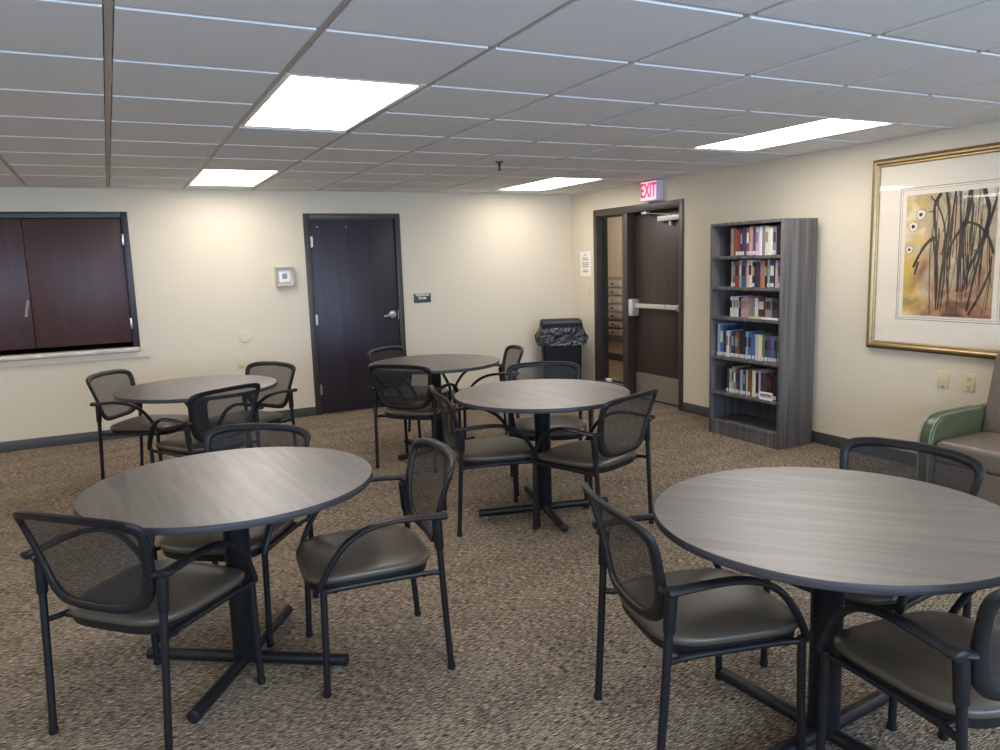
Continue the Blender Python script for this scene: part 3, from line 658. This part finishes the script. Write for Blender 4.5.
# ------------------------------------------------------------ chairs
def back_y(x, z):
    u = (z-0.45)/0.34
    return -0.185-0.030*u-0.062*max(u, 0)**2.2-0.040*(1-min(1, (x/0.26)**2))
def back_loop(n, inset=0.0):
    out = []
    for k in range(n):
        a = 2*PI*k/n; c, s_ = math.cos(a), math.sin(a); e = 2/7.0 if s_ > 0 else 2/4.4
        cz = math.copysign(abs(s_)**e, s_); cx_ = math.copysign(abs(c)**e, c)
        inset_x = inset*(1.0+0.30*max(0, -cz)); z = 0.627+(0.172-inset)*cz; hw = 0.240+0.030*cz-inset_x
        z += -0.016*(cx_**2)*max(0, s_)
        out.append((hw*cx_, z))
    return out
def make_chair():
    t = thing('guest_chair', '', 'chair')
    # legs: rear legs carry on upward into the back posts
    for s_ in (-1, 1):
        l = MB().tube([(s_*0.240, 0.222, 0.012), (s_*0.240, 0.216, 0.20), (s_*0.241, 0.212, 0.40)], 0.0125).build('leg', BLACK, t, smooth=True)
        MB().lathe([(0.014, 0), (0.0155, 0.004), (0.0145, 0.02)], cx=s_*0.240, cy=0.222, n=14).build('foot_cap', PLASTIC, l, smooth=True)
        pts = bez([(s_*0.240, -0.236, 0.012), (s_*0.2435, -0.223, 0.22), (s_*0.2465, -0.213, 0.40), (s_*0.250, -0.202, 0.590)], 6)
        l = MB().tube(pts, 0.0125).build('leg', BLACK, t, smooth=True)
        MB().lathe([(0.014, 0), (0.0155, 0.004), (0.0145, 0.02)], cx=s_*0.240, cy=-0.236, n=14).build('foot_cap', PLASTIC, l, smooth=True)
        MB().tube([(s_*0.2478, -0.2085, 0.475), (s_*0.2480, -0.208, 0.48), (s_*0.250, -0.202, 0.594)], [0.015, 0.0175, 0.0185], n=14).build('post_sleeve', PLASTIC, l, smooth=True)
        # armrest: flat bar, arching forward and down onto the front leg
        ap = bez([(s_*0.280, -0.232, 0.607), (s_*0.280, -0.20, 0.609), (s_*0.278, -0.06, 0.616), (s_*0.273, 0.04, 0.603), (s_*0.264, 0.12, 0.560), (s_*0.256, 0.175, 0.495), (s_*0.248, 0.213, 0.425), (s_*0.244, 0.224, 0.392)], 6)
        N = len(ap); rx = [0.0165]*N; ry = [0.0095]*N
        for i in range(N):
            q = i/(N-1); rx[i] = 0.0225 if q < 0.2 else 0.0225-0.008*q; ry[i] = 0.0135 if q < 0.12 else 0.0105
        rx[0] *= 0.6; ry[0] *= 0.6; rx[-1] = 0.013; ry[-1] = 0.012
        ab = MB().tube(ap, rx, ry, up=(0, 0.35, 1), n=12); ab.tube([(s_*0.274, -0.206, 0.603), (s_*0.232, -0.222, 0.598)], 0.016, 0.011, n=10)
        ab.build('armrest', PLASTIC, t, smooth=True)
    fr = MB()
    for s_ in (-1, 1):
        fr.tube(bez([(s_*0.243, -0.207, 0.385), (s_*0.228, -0.14, 0.383), (s_*0.226, 0.0, 0.383), (s_*0.228, 0.15, 0.383), (s_*0.240, 0.210, 0.385)], 5), 0.010, n=10)
    for y in (-0.15, 0.17): fr.tube([(-0.235, y, 0.380), (0.235, y, 0.380)], 0.010, n=10)
    fr.build('seat_frame', BLACK, t, smooth=True)
    # seat pan (black) and padded seat
    def sring(sc, z, droop=1.0):
        out = []
        for k in range(64):
            a = 2*PI*k/64; c, s_ = math.cos(a), math.sin(a); e = 2/4.0
            x = math.copysign(abs(c)**e, c)*sc; y = math.copysign(abs(s_)**e, s_)*sc
            out.append((0.238*x*(1-0.05*(1-y)*0.5), 0.030+0.238*y, z-0.014*droop*max(0, y)**4))
        return out
    MB().rings([sring(0.93, 0.372, 1), sring(0.955, 0.376), sring(0.965, 0.402), sring(0.95, 0.406)]).build('seat_pan', PLASTIC, t, smooth=True)
    prof = [(0.95, 0.402), (0.985, 0.406), (1.0, 0.416), (0.996, 0.425)]
    for q in (0.975, 0.94, 0.89, 0.82, 0.73, 0.6, 0.45, 0.3, 0.12): prof.append((q, 0.421+0.024*(1-q**5)**0.5))
    MB().rings([sring(*q) for q in prof]).build('seat', VINYL, t, smooth=True, sharp=60)
    # backrest: a moulded ring with mesh stretched inside
    n = 72; secs = []
    prof = [(0.0, 0.000), (0.002, 0.009), (0.012, 0.013), (0.026, 0.010), (0.031, 0.0), (0.027, -0.009), (0.014, -0.012), (0.003, -0.009)]
    loops = [back_loop(n, p[0]) for p in prof]
    rs = []
    for k in range(n+1):
        kk = k % n; rs.append([(loops[j][kk][0], back_y(*loops[j][kk])+prof[j][1], loops[j][kk][1]) for j in range(len(prof))])
    MB().rings(rs, cap0=False, cap1=False).build('backrest_frame', PLASTIC, t, smooth=True, sharp=70)
    inner = back_loop(n, 0.024); rs = []
    for sc in (1.0, 0.85, 0.65, 0.4, 0.15):
        rs.append([(x*sc, back_y(x*sc, 0.627+(z-0.627)*sc), 0.627+(z-0.627)*sc) for x, z in inner])
    MB().rings(rs, cap0=False, cap1=True).build('backrest_mesh', FABRIC, t, smooth=True, sharp=80)
    return t
G_ = 'black mesh-back guest chairs around the round tables'
CH = [  # label, x, y, heading (deg, 0 faces the back wall)
 ('black mesh-back chair at the front left table, its back to the camera, lower left corner', 0.035, 2.757, -46.5),
 ('mesh-back chair right of the front left table, seen side on facing left', 0.796, 2.741, 84.3),
 ('mesh-back chair behind the front left table, facing the camera', 0.38, 3.321, 143.7),
 ('black mesh-back chair left of the front right table, facing right, whole side in view', 1.54, 1.751, -103.576),
 ('chair tucked behind the front right table, in front of the green armchair', 2.262, 1.705, 97),
 ('chair at the lower right corner, cut off by the photo edge', 1.897, 1.140, -7),
 ('mesh-back chair left of the middle table, facing right toward the bookcase', 1.885, 3.922, -102.8),
 ('mesh-back chair right of the middle table, turned away from the camera', 2.315, 3.489, 20.1),
 ('chair behind the middle table, facing the camera in front of the waste bin', 2.53, 4.32, 156),
 ('chair in front of the back table by the dark door, its back to the camera', 2.0, 5.362, -49),
 ('chair at the left of the back table, against the dark door', 2.242, 6.116, 214),
 ('chair at the right end of the back table, facing left', 2.7, 5.66, 76),
 ('chair left of the far left table, under the wooden shutters', 0.161, 6.048, -123.5),
 ('chair in front of the far left table, its back to the camera', 0.455, 5.14, 28.9),
 ('chair right of the far left table, near the ivory wall plate', 0.814, 5.779, 122.7)]
cproto = make_chair()
for k, (lb, x, y, a) in enumerate(CH):
    o = cproto if k == 0 else copy_tree(cproto)
    o.location = (x, y, 0); o.rotation_euler.z = R(a); o['label'] = lb; o['group'] = G_

# ------------------------------------------------------------ armchair against the right wall (faces -x)
t = thing('armchair', 'padded armchair with green vinyl arms and taupe seat under the art', 'armchair', (4.455, 2.34, 0))
# local x: -0.42 front .. 0.40 back ; y: -0.40 .. 0.40
for s_ in (-1, 1):
    ya, yb = (0.312, 0.40) if s_ > 0 else (-0.40, -0.312)
    prof = [(-0.40, 0.09), (-0.415, 0.30), (-0.41, 0.42), (-0.39, 0.49), (-0.35, 0.533), (-0.28, 0.556), (0.0, 0.560), (0.34, 0.560), (0.36, 0.50), (0.36, 0.09)]
    pp = prof
    m = MB(); m.rings([[(x, y, z) for x, z in pp] for y in (ya, yb)])
    ar = m.build('armrest', GREEN, t, bevel=0.012, seg=3)
    for y in (ya+0.014, yb-0.014):
        q = MB().tube(bez([(x-0.002, y, z+0.002*(x > -0.35)) for x, z in prof[:7]]+[(0.05, y, 0.5625)], 4), 0.004, n=6)
        q.build('piping', mat('piping_light', (130, 134, 112), 0.4), ar, smooth=True)
MB().box(-0.40, 0.27, -0.310, 0.310, 0.30, 0.43).build('seat_cushion', TAUPE, t, bevel=0.035, seg=4)
MB().box(-0.385, 0.34, -0.310, 0.310, 0.10, 0.30).build('seat_base', TAUPE, t, bevel=0.012, seg=3)
m = MB(); m.rings([[(0.03, y, 0.42), (0.13, y, 0.88), (0.17, y, 0.905), (0.40, y, 0.905), (0.415, y, 0.88), (0.38, y, 0.10), (0.28, y, 0.10), (0.28, y, 0.42)] for y in (-0.310, 0.310)])
m.build('backrest', TAUPE, t, bevel=0.02, seg=3)
for sx in (-0.35, 0.31):
    for sy in (-0.33, 0.33): MB().lathe([(0.018, 0), (0.026, 0.1)], cx=sx, cy=sy, n=16).build('leg', FRAMEB, t, smooth=True)

for o in bpy.data.objects:
    if o.name.startswith('trim_3'): o['label'] = 'pale stone sill under the wooden shutters'
